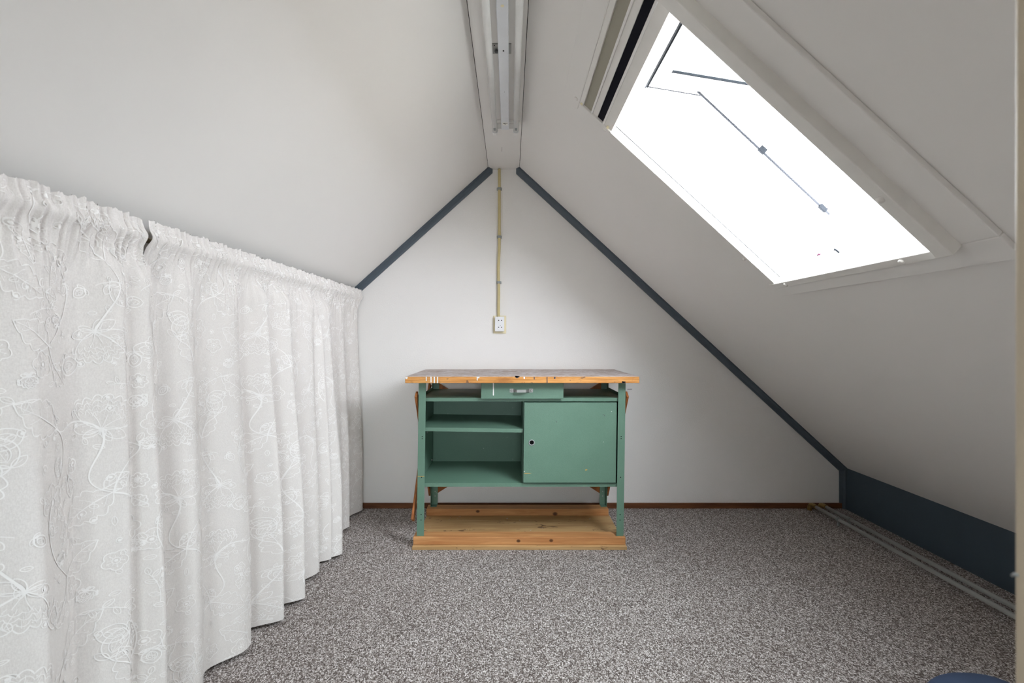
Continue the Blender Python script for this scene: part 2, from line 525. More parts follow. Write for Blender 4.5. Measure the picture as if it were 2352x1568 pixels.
# partition and door frame right beside the camera
def clipz(x): return slope_z(x) - 0.001
bm = BM()
prism(bm, [(0.44, 0), (XR - 0.001, 0), (XR - 0.001, clipz(XR - 0.001)), (0.44, clipz(0.44))], 0.255, 0.305)
struct(link('wall_partition', bm, MT['plaster']), 'thin white partition wall beside the camera', 'wall')
dr = thing('door_1', (0.40, 0.29, 0), 'cream painted door frame post at the right edge', 'door frame', kind='structure')
bm = BM()
R = 0.005; pts = []
y1, x0 = 0.330, 0.3632
for k in range(7):
    a = math.pi - k * math.pi / 12
    pts.append((x0 + R + R * math.cos(a), y1 - R + R * math.sin(a)))
pts += [(0.47, y1), (0.47, 0.23), (x0, 0.23)]
lo = [bm.verts.new((x, y, 0)) for x, y in pts]
hi = [bm.verts.new((x, y, clipz(x))) for x, y in pts]
bm.faces.new(lo); bm.faces.new(hi[::-1])
for i in range(len(pts)): bm.faces.new((lo[i], lo[(i + 1) % len(pts)], hi[(i + 1) % len(pts)], hi[i]))
link('jamb_post', bm, MT['jamb'], dr)
bm = BM()
tube(bm, [(0.3640, 0.326, 0.981), (0.3626, 0.3275, 0.9808), (0.3620, 0.329, 0.979)], [0.0014, 0.0012, 0.0006], 8)
link('latch_lip', bm, MT['clip'], dr, smooth=True)

# ================================================================== SKYLIGHT
def skylight(win, name, label):
    s0, s1, y0, y1 = win
    W = thing(name, rs((s0 + s1) / 2, (y0 + y1) / 2, 0), label, 'skylight', kind='structure')
    W_ = MT['white']; C_ = MT['cream']
    # lining of the opening, one board to each side
    g = 0.004
    def rv(n, a0, a1, b0, b1):
        b = BM(); sbox(b, rs, a0, a1, b0, b1, 0.016, 0.135); link(n, b, W_, W)
    rv('lining_board', s0 - 0.02, s0 - g, y0 - 0.02, y1 + 0.02)
    rv('lining_board', s1 + g, s1 + 0.02, y0 - 0.02, y1 + 0.02)
    rv('lining_board', s0 - g, s1 + g, y0 - 0.02, y0 - g)
    rv('lining_board', s0 - g, s1 + g, y1 + g, y1 + 0.02)
    # outer kerb above the roof
    b = BM()
    sbox(b, rs, s0 - 0.08, s0 - 0.035, y0 - 0.07, y1 + 0.07, 0.13, 0.20)
    sbox(b, rs, s1 + 0.021, s1 + 0.07, y0 - 0.07, y1 + 0.07, 0.13, 0.20)
    sbox(b, rs, s0 - 0.035, s1 + 0.02, y0 - 0.07, y0 - 0.021, 0.13, 0.16)
    sbox(b, rs, s0 - 0.035, s1 + 0.02, y1 + 0.021, y1 + 0.07, 0.13, 0.20)
    link('kerb', b, W_, W)
    # surround board, slightly proud of the slope
    T = -0.014
    sb0, sb1, yb0, yb1 = 0.222, 1.437, 0.985, 1.868
    for (a0, a1, c0, c1) in ((sb0, 0.303, yb0, yb1), (s1 + 0.001, sb1, yb0, yb1),
                             (0.303, s1 + 0.001, yb0, y0), (0.303, s1 + 0.001, y1, yb1)):
        b = BM(); sbox(b, rs, a0, a1, c0, c1, T, 0.0); link('surround_board', b, MT['ceil'], W, bevel=0.003)
    # casing strips
    b = BM(); sbox(b, rs, s1 - 0.002, s1 + 0.024, y0 + 0.002, y1 + 0.012, -0.021, 0.016); link('lower_casing', b, C_, W, bevel=0.002)
    b = BM(); sbox(b, rs, s0, s1 - 0.002, y1 - 0.002, y1 + 0.016, -0.017, 0.016); link('far_casing', b, C_, W, bevel=0.002)
    b = BM(); sbox(b, rs, 0.303, s1 + 0.006, y0 - 0.041, y0 + 0.002, -0.045, 0.016); link('near_casing', b, C_, W, bevel=0.003)
    # thin dark seals between casing and lining
    b = BM()
    sbox(b, rs, s1 - 0.001, s1 + 0.003, y0, y1, 0.0165, 0.019)
    sbox(b, rs, s0, s1, y1 - 0.001, y1 + 0.003, 0.0165, 0.019)
    link('seal', b, MT['rubber'], W)
    # head of the window: profiled channel with felt strip and black brush
    b = BM(); sbox(b, rs, 0.303, 0.322, y0, y1, -0.012, 0.010); link('head_rail', b, C_, W, bevel=0.002)
    b = BM(); sbox(b, rs, 0.322, 0.362, y0, y1, -0.004, 0.010); link('felt_strip', b, MT['felt'], W)
    b = BM(); sbox(b, rs, 0.362, 0.370, y0, y1, -0.011, 0.010); link('head_rail', b, W_, W, bevel=0.001)
    b = BM(); sbox(b, rs, 0.370, 0.394, y0, y1, -0.006, 0.010); link('head_rail', b, C_, W, bevel=0.001)
    b = BM(); sbox(b, rs, 0.394, 0.425, y0, y1, -0.003, 0.010); link('brush_seal', b, MT['brush'], W)
    b = BM(); sbox(b, rs, 0.425, 0.434, y0, y1, -0.011, 0.012); link('head_rail', b, W_, W, bevel=0.001)
    b = BM(); sbox(b, rs, 0.434, s0, y0, y1, -0.008, 0.016); link('head_rail', b, C_, W, bevel=0.001)
    # screw caps
    def cap(s, y, d, r=0.0085):
        b = BM()
        tube(b, [rs(s, y, d + 0.001), rs(s, y, d - 0.003), rs(s, y, d - 0.0048)], [r, r, r * 0.6], 14)
        link('screw_cap', b, C_, W, smooth=True)
    cap(0.285, 1.805, T); cap(0.445, 1.838, T)
    cap(1.215, 1.846, T, 0.007)
    cap(s1 + 0.012, 1.755, -0.021); cap(s1 + 0.012, 1.235, -0.021)
    b = BM(); p = rs(1.165, y0 - 0.016, -0.045)
    tube(b, [p + Vector((SR, 0, CR)) * 0.001, p - Vector((SR, 0, CR)) * 0.004], [0.010, 0.009], 14)
    link('screw_cap', b, C_, W, smooth=True)
    for ss in (0.312, 0.452):
        b = BM(); sbox(b, rs, ss - 0.004, ss + 0.006, y1 - 0.014, y1 - 0.003, -0.016, -0.006)
        link('rail_end_clip', b, MT['socketcream'], W, bevel=0.001)
    # raised sash, hinged at the top of the kerb
    H = rs(0.447, 0, 0.238)
    a = math.radians(9.5)
    e = Vector((math.cos(a), 0, -math.sin(a))); n = Vector((math.sin(a), 0, math.cos(a)))
    def sh(u, y, d): return Vector((H.x, y, H.z)) + e * u + n * d
    Ls, ya, yb = 0.96, y0 - 0.03, y1 + 0.035
    b = BM()
    sbox(b, sh, 0, 0.065, ya, yb, 0, 0.04); sbox(b, sh, Ls - 0.07, Ls, ya, yb, 0, 0.04)
    sbox(b, sh, 0.065, Ls - 0.07, ya, ya + 0.075, 0, 0.04); sbox(b, sh, 0.065, Ls - 0.07, yb - 0.10, yb, 0, 0.04)
    sash = link('sash', b, W_, W)
    b = BM(); sbox(b, sh, 0.066, Ls - 0.071, ya + 0.076, yb - 0.101, 0.018, 0.026); link('glass_pane', b, MT['glass'], sash)
    b = BM(); sbox(b, sh, 0.066, Ls - 0.071, yb - 0.1035, yb - 0.1005, 0.008, 0.017); link('glazing_gasket', b, MT['hinge'], sash)
    b = BM(); sbox(b, sh, 0.01, 0.235, yb - 0.002, yb + 0.0015, -0.003, 0.0); link('edge_tone_strip', b, MT['stay'], sash)  # added grey strip draws in the faint tone of the sash edge against sky
    b = BM(); tube(b, [sh(-0.004, ya, -0.002), sh(-0.004, yb, -0.002)], 0.008, 12); link('hinge_bar', b, MT['hinge'], sash, smooth=True)
    b = BM(); sbox(b, sh, 0.004, 0.009, ya, yb, -0.006, 0.0); link('hinge_seal', b, MT['rubber'], sash)
    # thin stay hanging from the sash
    b = BM(); tube(b, [rs(0.60, 1.835, 0.352), rs(0.97, 1.835, 0.349), rs(1.345, 1.835, 0.346)], 0.0045, 8)
    st = link('stay_bar', b, MT['stay'], W, smooth=True)
    b = BM(); sbox(b, rs, 0.955, 0.985, 1.828, 1.842, 0.343, 0.366); link('knuckle', b, MT['hinge'], st, bevel=0.002)
    b = BM(); sbox(b, rs, 1.29, 1.325, 1.829, 1.841, 0.338, 0.356); link('end_fitting', b, MT['hinge'], st, bevel=0.002)
    # hook on the lower lining
    b = BM()
    p = rs(s1 + g, 1.558, 0.085)
    up = Vector((-CR, 0, SR))
    tube(b, [p, p + up * 0.012, p + up * 0.018 + Vector((0, 0.006, 0.004)), p + up * 0.012 + Vector((0, 0.013, 0.006))], 0.003, 8)
    link('catch_hook', b, MT['hinge'], W, smooth=True)
    return W
skylight(WIN, 'window_1', 'open skylight with raised white sash in the right slope')
W2 = thing('fill_window', ((gx0 + gx1) / 2, YN - 0.05, gz0), 'added white framed fill light window, unseen behind the camera', 'window', kind='structure')  # invented window out of view, added to bring fill light
bm = BM()
for (a0, a1, c0, c1) in ((gx0, gx0 + 0.05, gz0, gz1), (gx1 - 0.05, gx1, gz0, gz1), (gx0 + 0.05, gx1 - 0.05, gz0, gz0 + 0.05), (gx0 + 0.05, gx1 - 0.05, gz1 - 0.05, gz1), (0.005, 0.055, gz0 + 0.05, gz1 - 0.05)):
    box(bm, a0, a1, YN - 0.09, YN - 0.055, c0, c1)
link('window_frame', bm, MT['white'], W2)
for (a0, a1) in ((gx0 + 0.05, 0.005), (0.055, gx1 - 0.05)):
    bm = BM(); box(bm, a0, a1, YN - 0.076, YN - 0.070, gz0 + 0.05, gz1 - 0.05); link('glass_pane', bm, MT['glass'], W2)
bm = BM()
p = rs(WIN[1] + 0.004, 1.678, 0.105)
for k in range(3):
    c = p + Vector((-CR, 0, SR)) * 0.004 + Vector((0, 0.006 * (k - 1), 0.002 * (k % 2)))
    bmesh.ops.create_icosphere(bm, subdivisions=1, radius=0.005, matrix=Matrix.Translation(c))
tag(link('plastic_clip', bm, MT['pink']), 'tiny pink plastic clip on the skylight lower lining', 'clip')

# ================================================================== FLUORESCENT LAMP
L = thing('fluorescent_lamp', (-0.026, 1.66, RZ - 0.004), 'unlit twin tube fluorescent batten lamp along the ridge board', 'lamp')
LY0, LY1 = 0.92, 2.42
ZB = RZ - 0.004
bm = BM()
box(bm, -0.047, -0.006, LY0, LY1 - 0.02, ZB - 0.052, ZB - 0.004)
link('spine', bm, MT['lampwhite'], L, bevel=0.003)
for x in (-0.081, 0.030):
    bm = BM(); tube(bm, [(x, LY0 + 0.012, ZB - 0.052), (x, LY1 - 0.012, ZB - 0.052)], 0.0135, 20)
    t = link('tube', bm, MT['tube'], L, smooth=True)
    for yy in (LY0 + 0.004, LY1 - 0.018):
        bm = BM(); tube(bm, [(x, yy, ZB - 0.052), (x, yy + 0.014, ZB - 0.052)], 0.0142, 18); link('tube_cap', bm, MT['alu'], t, smooth=False)
    bm = BM(); box(bm, x - 0.006, x + 0.006, LY1 - 0.07, LY1 - 0.045, ZB - 0.0662, ZB - 0.0650); lb = link('tube_print', bm, MT['clip'], t)
for yy in (LY0 - 0.006, LY1 - 0.024):
    bm = BM()
    box(bm, -0.100, 0.049, yy, yy + 0.030, ZB - 0.012, ZB)
    box(bm, -0.092, -0.070, yy + 0.012, yy + 0.030, ZB - 0.070, ZB - 0.010)
    box(bm, 0.019, 0.041, yy + 0.012, yy + 0.030, ZB - 0.070, ZB - 0.010)
    box(bm, -0.070, 0.019, yy + 0.016, yy + 0.030, ZB - 0.040, ZB - 0.012)
    link('end_holder', bm, MT['white'], L, bevel=0.002)
bm = BM(); box(bm, -0.086, 0.004, 1.775, 1.835, ZB - 0.004, ZB)
mp = link('mounting_plate', bm, MT['steel'], L)
for (x, y) in ((-0.082, 1.780), (-0.072, 1.778), (-0.062, 1.780)):
    bm = BM(); tube(bm, [(x, y + 0.003, ZB - 0.0036), (x, y + 0.003, ZB - 0.0046)], 0.0025, 8); link('plate_hole', bm, MT['black'], mp)
bm = BM(); tube(bm, [(-0.055, 1.812, ZB - 0.003), (-0.055, 1.812, ZB - 0.012)], 0.007, 6); link('wing_nut', bm, MT['darksteel'], mp)
for (y, r, m) in ((1.74, 0.0035, 'black'), (1.505, 0.006, 'socketcream'), (2.03, 0.0015, 'ink')):
    bm = BM(); tube(bm, [(-0.026, y, ZB - 0.0515), (-0.026, y, ZB - 0.0525)], r, 10); link('spine_hole', bm, MT[m], L)
bm = BM(); box(bm, -0.040, -0.013, 2.315, 2.345, ZB - 0.0528, ZB - 0.0515)
stk = link('rating_sticker', bm, MT['sticker'], L)
for k in range(4):
    bm = BM(); box(bm, -0.037 + 0.006 * k, -0.034 + 0.006 * k, 2.32, 2.33 + 0.003 * (k % 3), ZB - 0.0531, ZB - 0.0527); link('print_mark', bm, MT['ink'], stk)

# ================================================================== CONDUIT AND SOCKET
CX = -0.074
C0 = thing('cable_conduit', (CX, D, 1.3), 'yellowed plastic cable conduit running up the gable wall', 'conduit')
bm = BM()
pts = []
for k in range(40):
    z = 1.283 + (RZ - 0.006 - 1.283) * k / 39
    off = -0.006 * math.exp(-((z - 1.62) / 0.10) ** 2) - 0.005 * math.exp(-((z - 1.35) / 0.16) ** 2)
    pts.append((CX + off, D - 0.016, z))
tube(bm, pts, 0.0095, 14)
link('tube', bm, MT['conduit'], C0, smooth=True)
bm = BM(); tube(bm, [(CX, D - 0.016, 1.835), (CX, D - 0.016, 1.875)], 0.0108, 14); link('coupler', bm, MT['conduit'], C0, smooth=True)
for z in (2.166, 1.840, 1.532):
    bm = BM()
    x = CX + (-0.003 if z < 1.6 else 0)
    pr = [(-0.017, 0.001), (-0.017, 0.010), (-0.013, 0.022), (-0.008, 0.029), (0.008, 0.029), (0.013, 0.022), (0.017, 0.010), (0.017, 0.001)]
    a = [bm.verts.new((x + p, D - q, z - 0.008)) for p, q in pr]
    b = [bm.verts.new((x + p, D - q, z + 0.008)) for p, q in pr]
    bm.faces.new(a); bm.faces.new(b[::-1])
    for i in range(len(pr)): bm.faces.new((a[i], a[(i + 1) % len(pr)], b[(i + 1) % len(pr)], b[i]))
    link('saddle_clip', bm, MT['clip'], C0, bevel=0.0015)
S0 = thing('wall_socket', (-0.072, D, 1.248), 'white double wall socket on a cream backing plate', 'socket')
SX0, SZ0 = -0.072, 1.248
bm = BM(); box(bm, SX0 - 0.044, SX0 + 0.044, D - 0.008, D, SZ0 - 0.062, SZ0 + 0.060)
link('backing_plate', bm, MT['socketcream'], S0, bevel=0.003)
bm = BM(); box(bm, SX0 - 0.031, SX0 + 0.031, D - 0.040, D - 0.008, SZ0 - 0.048, SZ0 + 0.052)
fc = link('face', bm, MT['socketwhite'], S0, bevel=0.004)
for k, dz in enumerate((0.026, -0.020)):
    bm = BM()
    tube(bm, [(SX0 + 0.004, D - 0.0405, SZ0 + dz), (SX0 + 0.004, D - 0.0425, SZ0 + dz)], [0.0205, 0.0195], 28)
    tube(bm, [(SX0 + 0.004, D - 0.0427, SZ0 + dz), (SX0 + 0.004, D - 0.0405, SZ0 + dz)], [0.0175, 0.0170], 28)
    link('outlet', bm, MT['socketwhite'], fc)
    for dx in (-0.0095, 0.0095):
        bm = BM(); tube(bm, [(SX0 + 0.004 + dx, D - 0.0426, SZ0 + dz), (SX0 + 0.004 + dx, D - 0.0432, SZ0 + dz)], 0.0036, 10)
        link('pin_hole', bm, MT['black'], fc)
    if k == 1:
        bm = BM(); tube(bm, [(SX0 + 0.005, D - 0.0426, SZ0 + dz + 0.012), (SX0 + 0.005, D - 0.0434, SZ0 + dz + 0.012)], 0.0025, 8)
        link('earth_pin', bm, MT['clip'], fc)

# ================================================================== HEATING PIPES
for i, (x, z, lab) in enumerate(((2.018, 0.040, 'grey heating pipe on the floor, the one farther from the knee wall'),
                                 (2.086, 0.040, 'grey heating pipe on the floor, the one nearer the knee wall'))):
    P = thing('heating_pipe', (x, 1.9, 0), lab, 'pipe', 'heating pipes along the right wall')
    bm = BM(); tube(bm, [(x, 0.306, z), (x, 3.035, z)], 0.0108, 16); link('pipe', bm, MT['pipe'], P, smooth=True)
    bm = BM()
    tube(bm, [(x, 3.005, z), (x, 3.03, z)], 0.0155, 14)
    tube(bm, [(x, 3.03, z), (x, 3.045, z), (x - 0.004, 3.055, z - 0.004), (x - 0.006, 3.06, z - 0.014), (x - 0.006, 3.06, 0.001)], 0.0135, 14)
    tube(bm, [(x - 0.006, 3.06, 0.020), (x - 0.006, 3.06, 0.006)], 0.0165, 6)
    link('elbow_fitting', bm, MT['brass'], P, smooth=False)
    for cy in (2.80, 1.55):
        bm = BM()
        tube(bm, [(x, cy - 0.009, z), (x, cy + 0.009, z)], 0.0145, 16)
        box(bm, x - 0.005, x + 0.005, cy - 0.006, cy + 0.006, 0.001, z - 0.010)
        link('pipe_clip', bm, MT['clip'], P)

# ================================================================== WORKBENCH
WB = thing('workbench', (0.06, 2.75, 0.0615), 'green steel workbench with paint stained wooden top and sliding door', 'workbench')
KSH = 0.0135
def shear(bm):
    for v in bm.verts: v.co.x += KSH * (v.co.z - 0.0615)
    return bm
G = MT['green']
bm = BM(); box(bm, -0.566, 0.695, 2.45, 3.04, 0.912, 0.947)
top = link('worktop', bm, MT['worktop'], WB, bevel=0.0025)
def run(x, z1, z0, wd, m, y=2.4496, parent=None):
    b = BM()
    pts = [(x - wd / 2, z1), (x + wd / 2, z1), (x + wd * 0.45, (z0 + z1) / 2), (x + wd * 0.55, z0 + wd * 0.4), (x + wd * 0.2, z0),
           (x - wd * 0.25, z0), (x - wd * 0.5, z0 + wd * 0.5), (x - wd * 0.4, (z0 + z1) / 2)]
    prism(b, pts, y - 0.0008, y + 0.001)
    return link('paint_run', b, MT[m], parent or top)
zt = 0.946
for px_, l_, w_ in ((979, 0.022, 0.0055), (990, 0.031, 0.007), (997.5, 0.034, 0.0075), (1005, 0.034, 0.006), (1096, 0.020, 0.006), (1099, 0.008, 0.012), (1204, 0.012, 0.008)):
    run((px_ - 1172) * 2.45 / FPX, zt, zt - l_, w_, 'drip_white')
for px_, l_, w_ in ((1256.6, 0.0335, 0.0045), (1188, 0.006, 0.024), (1274, 0.011, 0.009), (1227, 0.014, 0.005)):
    run((px_ - 1172) * 2.45 / FPX, zt - 0.001, zt - l_, w_, 'drip_dark')
run(-0.5585, 0.9455, 0.934, 0.013, 'drip_white')
run(0.610, 0.9145, 0.9125, 0.02, 'drip_dark')

XL0, XL1, XR0, XR1 = -0.517, -0.477, 0.586, 0.626
ZF = 0.0615
def leg(x0, x1, outer, yface, back):
    b = BM()
    t = 0.0025
    if back:
        box(b, x0, x1, yface - t, yface, ZF, 0.9115)
        xo = (x0, x0 + t) if outer < 0 else (x1 - t, x1)
        box(b, xo[0], xo[1], yface - 0.042, yface - t, ZF, 0.9115)
        box(b, x0 + 0.001, x1 - 0.001, yface - 0.040, yface, ZF, ZF + 0.003)
    else:
        box(b, x0, x1, yface, yface + t, ZF, 0.9115)
        xo = (x0, x0 + t) if outer < 0 else (x1 - t, x1)
        box(b, xo[0], xo[1], yface + t, yface + 0.042, ZF, 0.9115)
    o = link('leg', shear(b), G, WB, bevel=0.0008)
    xm = (x0 + x1) / 2 + (0.003 if outer < 0 else -0.001)
    zs = (0.611, 0.599, 0.386, 0.180, 0.150) if not back else (0.150, 0.120, 0.875)
    yy = yface - 0.0004 if not back else yface - t - 0.0004
    for z in zs:
        b = BM(); tube(b, [(xm, yy, z), (xm, yy + 0.0006, z)], 0.0030 if not back else 0.004, 8)
        link('bolt_hole' if not back else 'bolt', shear(b), MT['black'] if not back else MT['steel'], o)
    return o
lf = leg(XL0, XL1, -1, 2.515, False)
leg(XR0, XR1, 1, 2.515, False)
leg(XL0, XL1, -1, 2.99, True)
leg(XR0, XR1, 1, 2.99, True)
b = BM(); box(b, XL0 + 0.002, XL1 - 0.002, 2.5142, 2.5152, 0.3895, 0.3925); link('paint_run', shear(b), MT['drip_ochre'], lf)

cx0, cx1 = -0.5135, 0.6225
def lipped(name, z1, lip, x0=cx0, x1=cx1, tilt=0.0, y0=2.530, y1=2.984):
    b = BM()
    t = 0.002
    v = box(b, x0, x1, y0 + t, y1, z1 - t, z1)
    v += box(b, x0, x1, y0, y0 + t, z1 - lip, z1)
    v += box(b, x0, x1, y0 + t, y0 + 0.012, z1 - lip, z1 - lip + t)
    for q in v: q.co.z += tilt * (q.co.x - x0)
    return link(name, shear(b), G, WB)
lipped('top_shelf', 0.822, 0.019)
for x in (cx0 + 0.001, cx1 - 0.003):
    b = BM(); box(b, x, x + 0.002, 2.560, 2.945, 0.822, 0.838); link('shelf_lip', shear(b), G, WB)
lipped('cabinet_floor', 0.349, 0.020)
lipped('middle_shelf', 0.658, 0.021, cx0 + 0.003, 0.0625, -0.014, 2.534, 2.978)
b = BM(); box(b, cx0, cx0 + 0.002, 2.536, 2.984, 0.3492, 0.8198); link('side_panel', shear(b), G, WB)
b = BM(); box(b, cx1 - 0.002, cx1, 2.536, 2.984, 0.3492, 0.8198); link('side_panel', shear(b), G, WB)
b = BM(); box(b, cx0 + 0.003, cx1 - 0.003, 2.981, 2.983, 0.3492, 0.8198); link('back_panel', shear(b), G, WB)
b = BM(); box(b, 0.0635, 0.0655, 2.534, 2.979, 0.3492, 0.8198); link('divider_panel', shear(b), G, WB)
b = BM(); box(b, -0.487, -0.4855, 2.9805, 2.979, 0.36, 0.80); link('panel_seam', shear(b), G, WB)
for (x, y, z) in ((0.0628, 2.75, 0.585), (cx0 + 0.0025, 2.75, 0.585), (cx0 + 0.0025, 2.93, 0.372)):
    b = BM(); sgn = -1 if x > 0 else 1
    tube(b, [(x, y, z), (x + sgn * 0.006, y, z)], [0.006, 0.005], 8); link('rivet', shear(b), MT['steel'], WB)

# sliding door with finger hole: four strips around a square, ring filled to a circle
dx0, dx1, dz0, dz1, dy = 0.0665, 0.5805, 0.3537, 0.7995, 2.518
hx, hz, hr = 0.1115, 0.5765, 0.0125
b = BM()
N = 24
def door_plate(yy):
    inner = [b.verts.new((hx + hr * math.cos(2 * math.pi * k / N), yy, hz + hr * math.sin(2 * math.pi * k / N))) for k in range(N)]
    sq = []
    for k in range(N):
        c, s = math.cos(2 * math.pi * k / N), math.sin(2 * math.pi * k / N)
        m = 0.03 / max(abs(c), abs(s)); sq.append(b.verts.new((hx + m * c, yy, hz + m * s)))
    for k in range(N): b.faces.new((inner[k], inner[(k + 1) % N], sq[(k + 1) % N], sq[k]))
    def rect(a0, a1, c0, c1): b.faces.new([b.verts.new(q) for q in ((a0, yy, c0), (a1, yy, c0), (a1, yy, c1), (a0, yy, c1))])
    rect(dx0, dx1, dz0, hz - 0.03); rect(dx0, dx1, hz + 0.03, dz1)
    rect(dx0, hx - 0.03, hz - 0.03, hz + 0.03); rect(hx + 0.03, dx1, hz - 0.03, hz + 0.03)
    return inner
door_plate(dy)
box(b, dx0, dx1, dy, dy + 0.009, dz1 - 0.0015, dz1); box(b, dx0, dx1, dy, dy + 0.009, dz0, dz0 + 0.0015)
box(b, dx0, dx0 + 0.0015, dy, dy + 0.009, dz0, dz1); box(b, dx1 - 0.0015, dx1, dy, dy + 0.009, dz0, dz1)
dr_ = link('door', shear(b), G, WB)
b = BM()
rings = []
for (r, yy) in ((0.0172, dy), (0.0172, dy - 0.002), (0.0150, dy - 0.0035), (0.0118, dy - 0.002), (0.0115, dy + 0.004)):
    rings.append([b.verts.new((hx + r * math.cos(2 * math.pi * k / N), yy, hz + r * math.sin(2 * math.pi * k / N))) for k in range(N)])
for p, q in zip(rings, rings[1:]):
    for k in range(N): b.faces.new((p[k], p[(k + 1) % N], q[(k + 1) % N], q[k]))
link('finger_ring', shear(b), MT['clip'], dr_, smooth=True)
b = BM(); tube(b, [(hx, dy + 0.0085, hz), (hx, dy + 0.0095, hz)], 0.022, 20); link('finger_cup', shear(b), MT['black'], dr_)
for (x0, x1, z0, z1, m) in ((0.068, 0.114, 0.4045, 0.4075, 'drip_ochre'), (0.069, 0.077, 0.415, 0.419, 'drip_white'), (0.408, 0.423, 0.422, 0.4295, 'drip_ochre'),
                            (0.247, 0.250, 0.686, 0.697, 'darksteel'), (0.50, 0.512, 0.729, 0.7315, 'darksteel'), (0.511, 0.514, 0.722, 0.731, 'darksteel')):
    b = BM(); prism(b, [(x0, (z0 + z1) / 2), (x0 + (x1 - x0) * 0.2, z0), (x1 - (x1 - x0) * 0.3, z0 + (z1 - z0) * 0.3), (x1, (z0 + z1) / 2), (x1 - (x1 - x0) * 0.3, z1), (x0 + (x1 - x0) * 0.3, z1)], dy - 0.0006, dy + 0.0005)
    link('paint_mark', shear(b), MT[m], dr_)

# drawer
b = BM()
box(b, -0.172, 0.283, 2.508, 2.514, 0.8195, 0.911)
dw = link('drawer', shear(b), G, WB, bevel=0.003, seg=3)
b = BM()
box(b, -0.160, -0.158, 2.514, 2.93, 0.829, 0.905); box(b, 0.269, 0.271, 2.514, 2.93, 0.829, 0.905)
box(b, -0.158, 0.269, 2.514, 2.93, 0.829, 0.831); box(b, -0.158, 0.269, 2.928, 2.93, 0.831, 0.905)
link('drawer_box', shear(b), G, dw)
for x in (-0.1725, 0.2715):
    b = BM(); box(b, x, x + 0.0115, 2.516, 2.95, 0.900, 0.9118); link('drawer_runner', shear(b), MT['darksteel'], WB)
b = BM()
hz0, hx0, hx1 = 0.8655, -0.014, 0.1145
path = [(hx0, 2.5060), (hx0 + 0.020, 2.5060), (hx0 + 0.027, 2.500), (hx0 + 0.032, 2.486), (hx0 + 0.040, 2.480), (hx1 - 0.040, 2.480), (hx1 - 0.032, 2.486), (hx1 - 0.027, 2.500), (hx1 - 0.020, 2.5060), (hx1, 2.5060)]
hw = [0.010, 0.011, 0.008, 0.0075, 0.0075, 0.0075, 0.0075, 0.008, 0.011, 0.010]
rows = []
for (x, y), h_ in zip(path, hw):
    rows.append([b.verts.new((x, y, hz0 - h_)), b.verts.new((x, y, hz0 + h_)), b.verts.new((x, y + 0.002, hz0 + h_)), b.verts.new((x, y + 0.002, hz0 - h_))])
for p, q in zip(rows, rows[1:]):
    for k in range(4): b.faces.new((p[k], p[(k + 1) % 4], q[(k + 1) % 4], q[k]))
b.faces.new(rows[0]); b.faces.new(rows[-1][::-1])
for x in (hx0 + 0.010, hx1 - 0.010):
    tube(b, [(x, 2.5065, hz0), (x, 2.503, hz0), (x, 2.5005, hz0)], [0.006, 0.006, 0.003], 12)
link('handle', shear(b), MT['steel'], dw, bevel=0.0008)
run(-0.0930, 0.911, 0.838, 0.006, 'drip_white', y=2.5074, parent=dw)

# wooden braces nailed to the frame
WD = MT['brace']
def brace(p, q, up, wd=0.045, th=0.016):
    b = BM(); bar(b, p, q, up, wd, th); return link('brace', b, WD, WB, bevel=0.001)
brace((-0.51, 3.000, 0.859), (0.625, 3.000, 0.139), (0, 1, 0))
brace((0.635, 3.018, 0.859), (-0.51, 3.018, 0.139), (0, 1, 0))
brace((-0.520, 2.52, 0.845), (-0.528, 3.00, 0.135), (1, 0, 0), 0.045, 0.012)
brace((-0.5375, 2.51, 0.150), (-0.529, 3.00, 0.850), (1, 0, 0), 0.045, 0.012)
brace((0.6460, 2.52, 0.845), (0.6365, 3.00, 0.135), (1, 0, 0), 0.045, 0.012)
b = BM(); tube(b, [(0.648, 2.52, 0.872), (0.672, 2.515, 0.873)], 0.0016, 6); link('nail', b, MT['darksteel'], WB)

# ================================================================== WOODEN BASE UNDER THE BENCH
PB = thing('wooden_base', (0.05, 2.75, 0.0), 'pine base of a plywood board and two beams under the workbench', 'base')
b = BM(); box(b, -0.535, 0.636, 2.480, 3.02, 0.001, 0.018); link('plywood_board', b, MT['ply'], PB, bevel=0.001)
b = BM(); box(b, -0.534, 0.634, 2.503, 2.576, 0.0182, 0.0613); link('beam', b, MT['beam'], PB, bevel=0.003)
b = BM(); box(b, -0.538, 0.630, 2.916, 2.995, 0.0182, 0.0613); link('beam', b, MT['beam'], PB, bevel=0.003)

# ================================================================== CURTAINS
HEM = [(0.40, -1.02), (0.50, -0.96), (0.60, -1.03), (0.72, -0.955), (0.85, -1.03), (0.94, -0.955), (1.06, -1.025), (1.15, -0.965), (1.19, -1.00),
       (1.24, -0.94), (1.345, -1.035), (1.43, -0.985),
       (1.55, -1.035), (1.69, -0.958), (1.765, -1.035), (1.845, -0.925), (1.93, -0.99), (2.0, -0.900), (2.10, -0.995), (2.225, -0.930),
       (2.31, -0.985), (2.41, -0.895), (2.56, -1.02), (2.75, -0.980), (2.88, -1.035), (3.02, -0.985), (3.10, -1.02)]
TOPC = [(0.40, -1.02), (0.55, -0.995), (0.70, -1.03), (0.85, -0.995), (1.02, -1.03), (1.16, -1.00), (1.30, -1.035), (1.42, -1.0), (1.50, -1.03), (1.60, -0.99),
        (1.72, -1.035), (1.80, -0.998), (1.90, -1.03), (2.02, -1.0), (2.14, -1.03), (2.30, -0.99), (2.38, -1.035), (2.48, -1.005), (2.60, -1.035),
        (2.72, -1.005), (2.85, -1.04), (2.97, -1.012), (3.10, -1.045)]
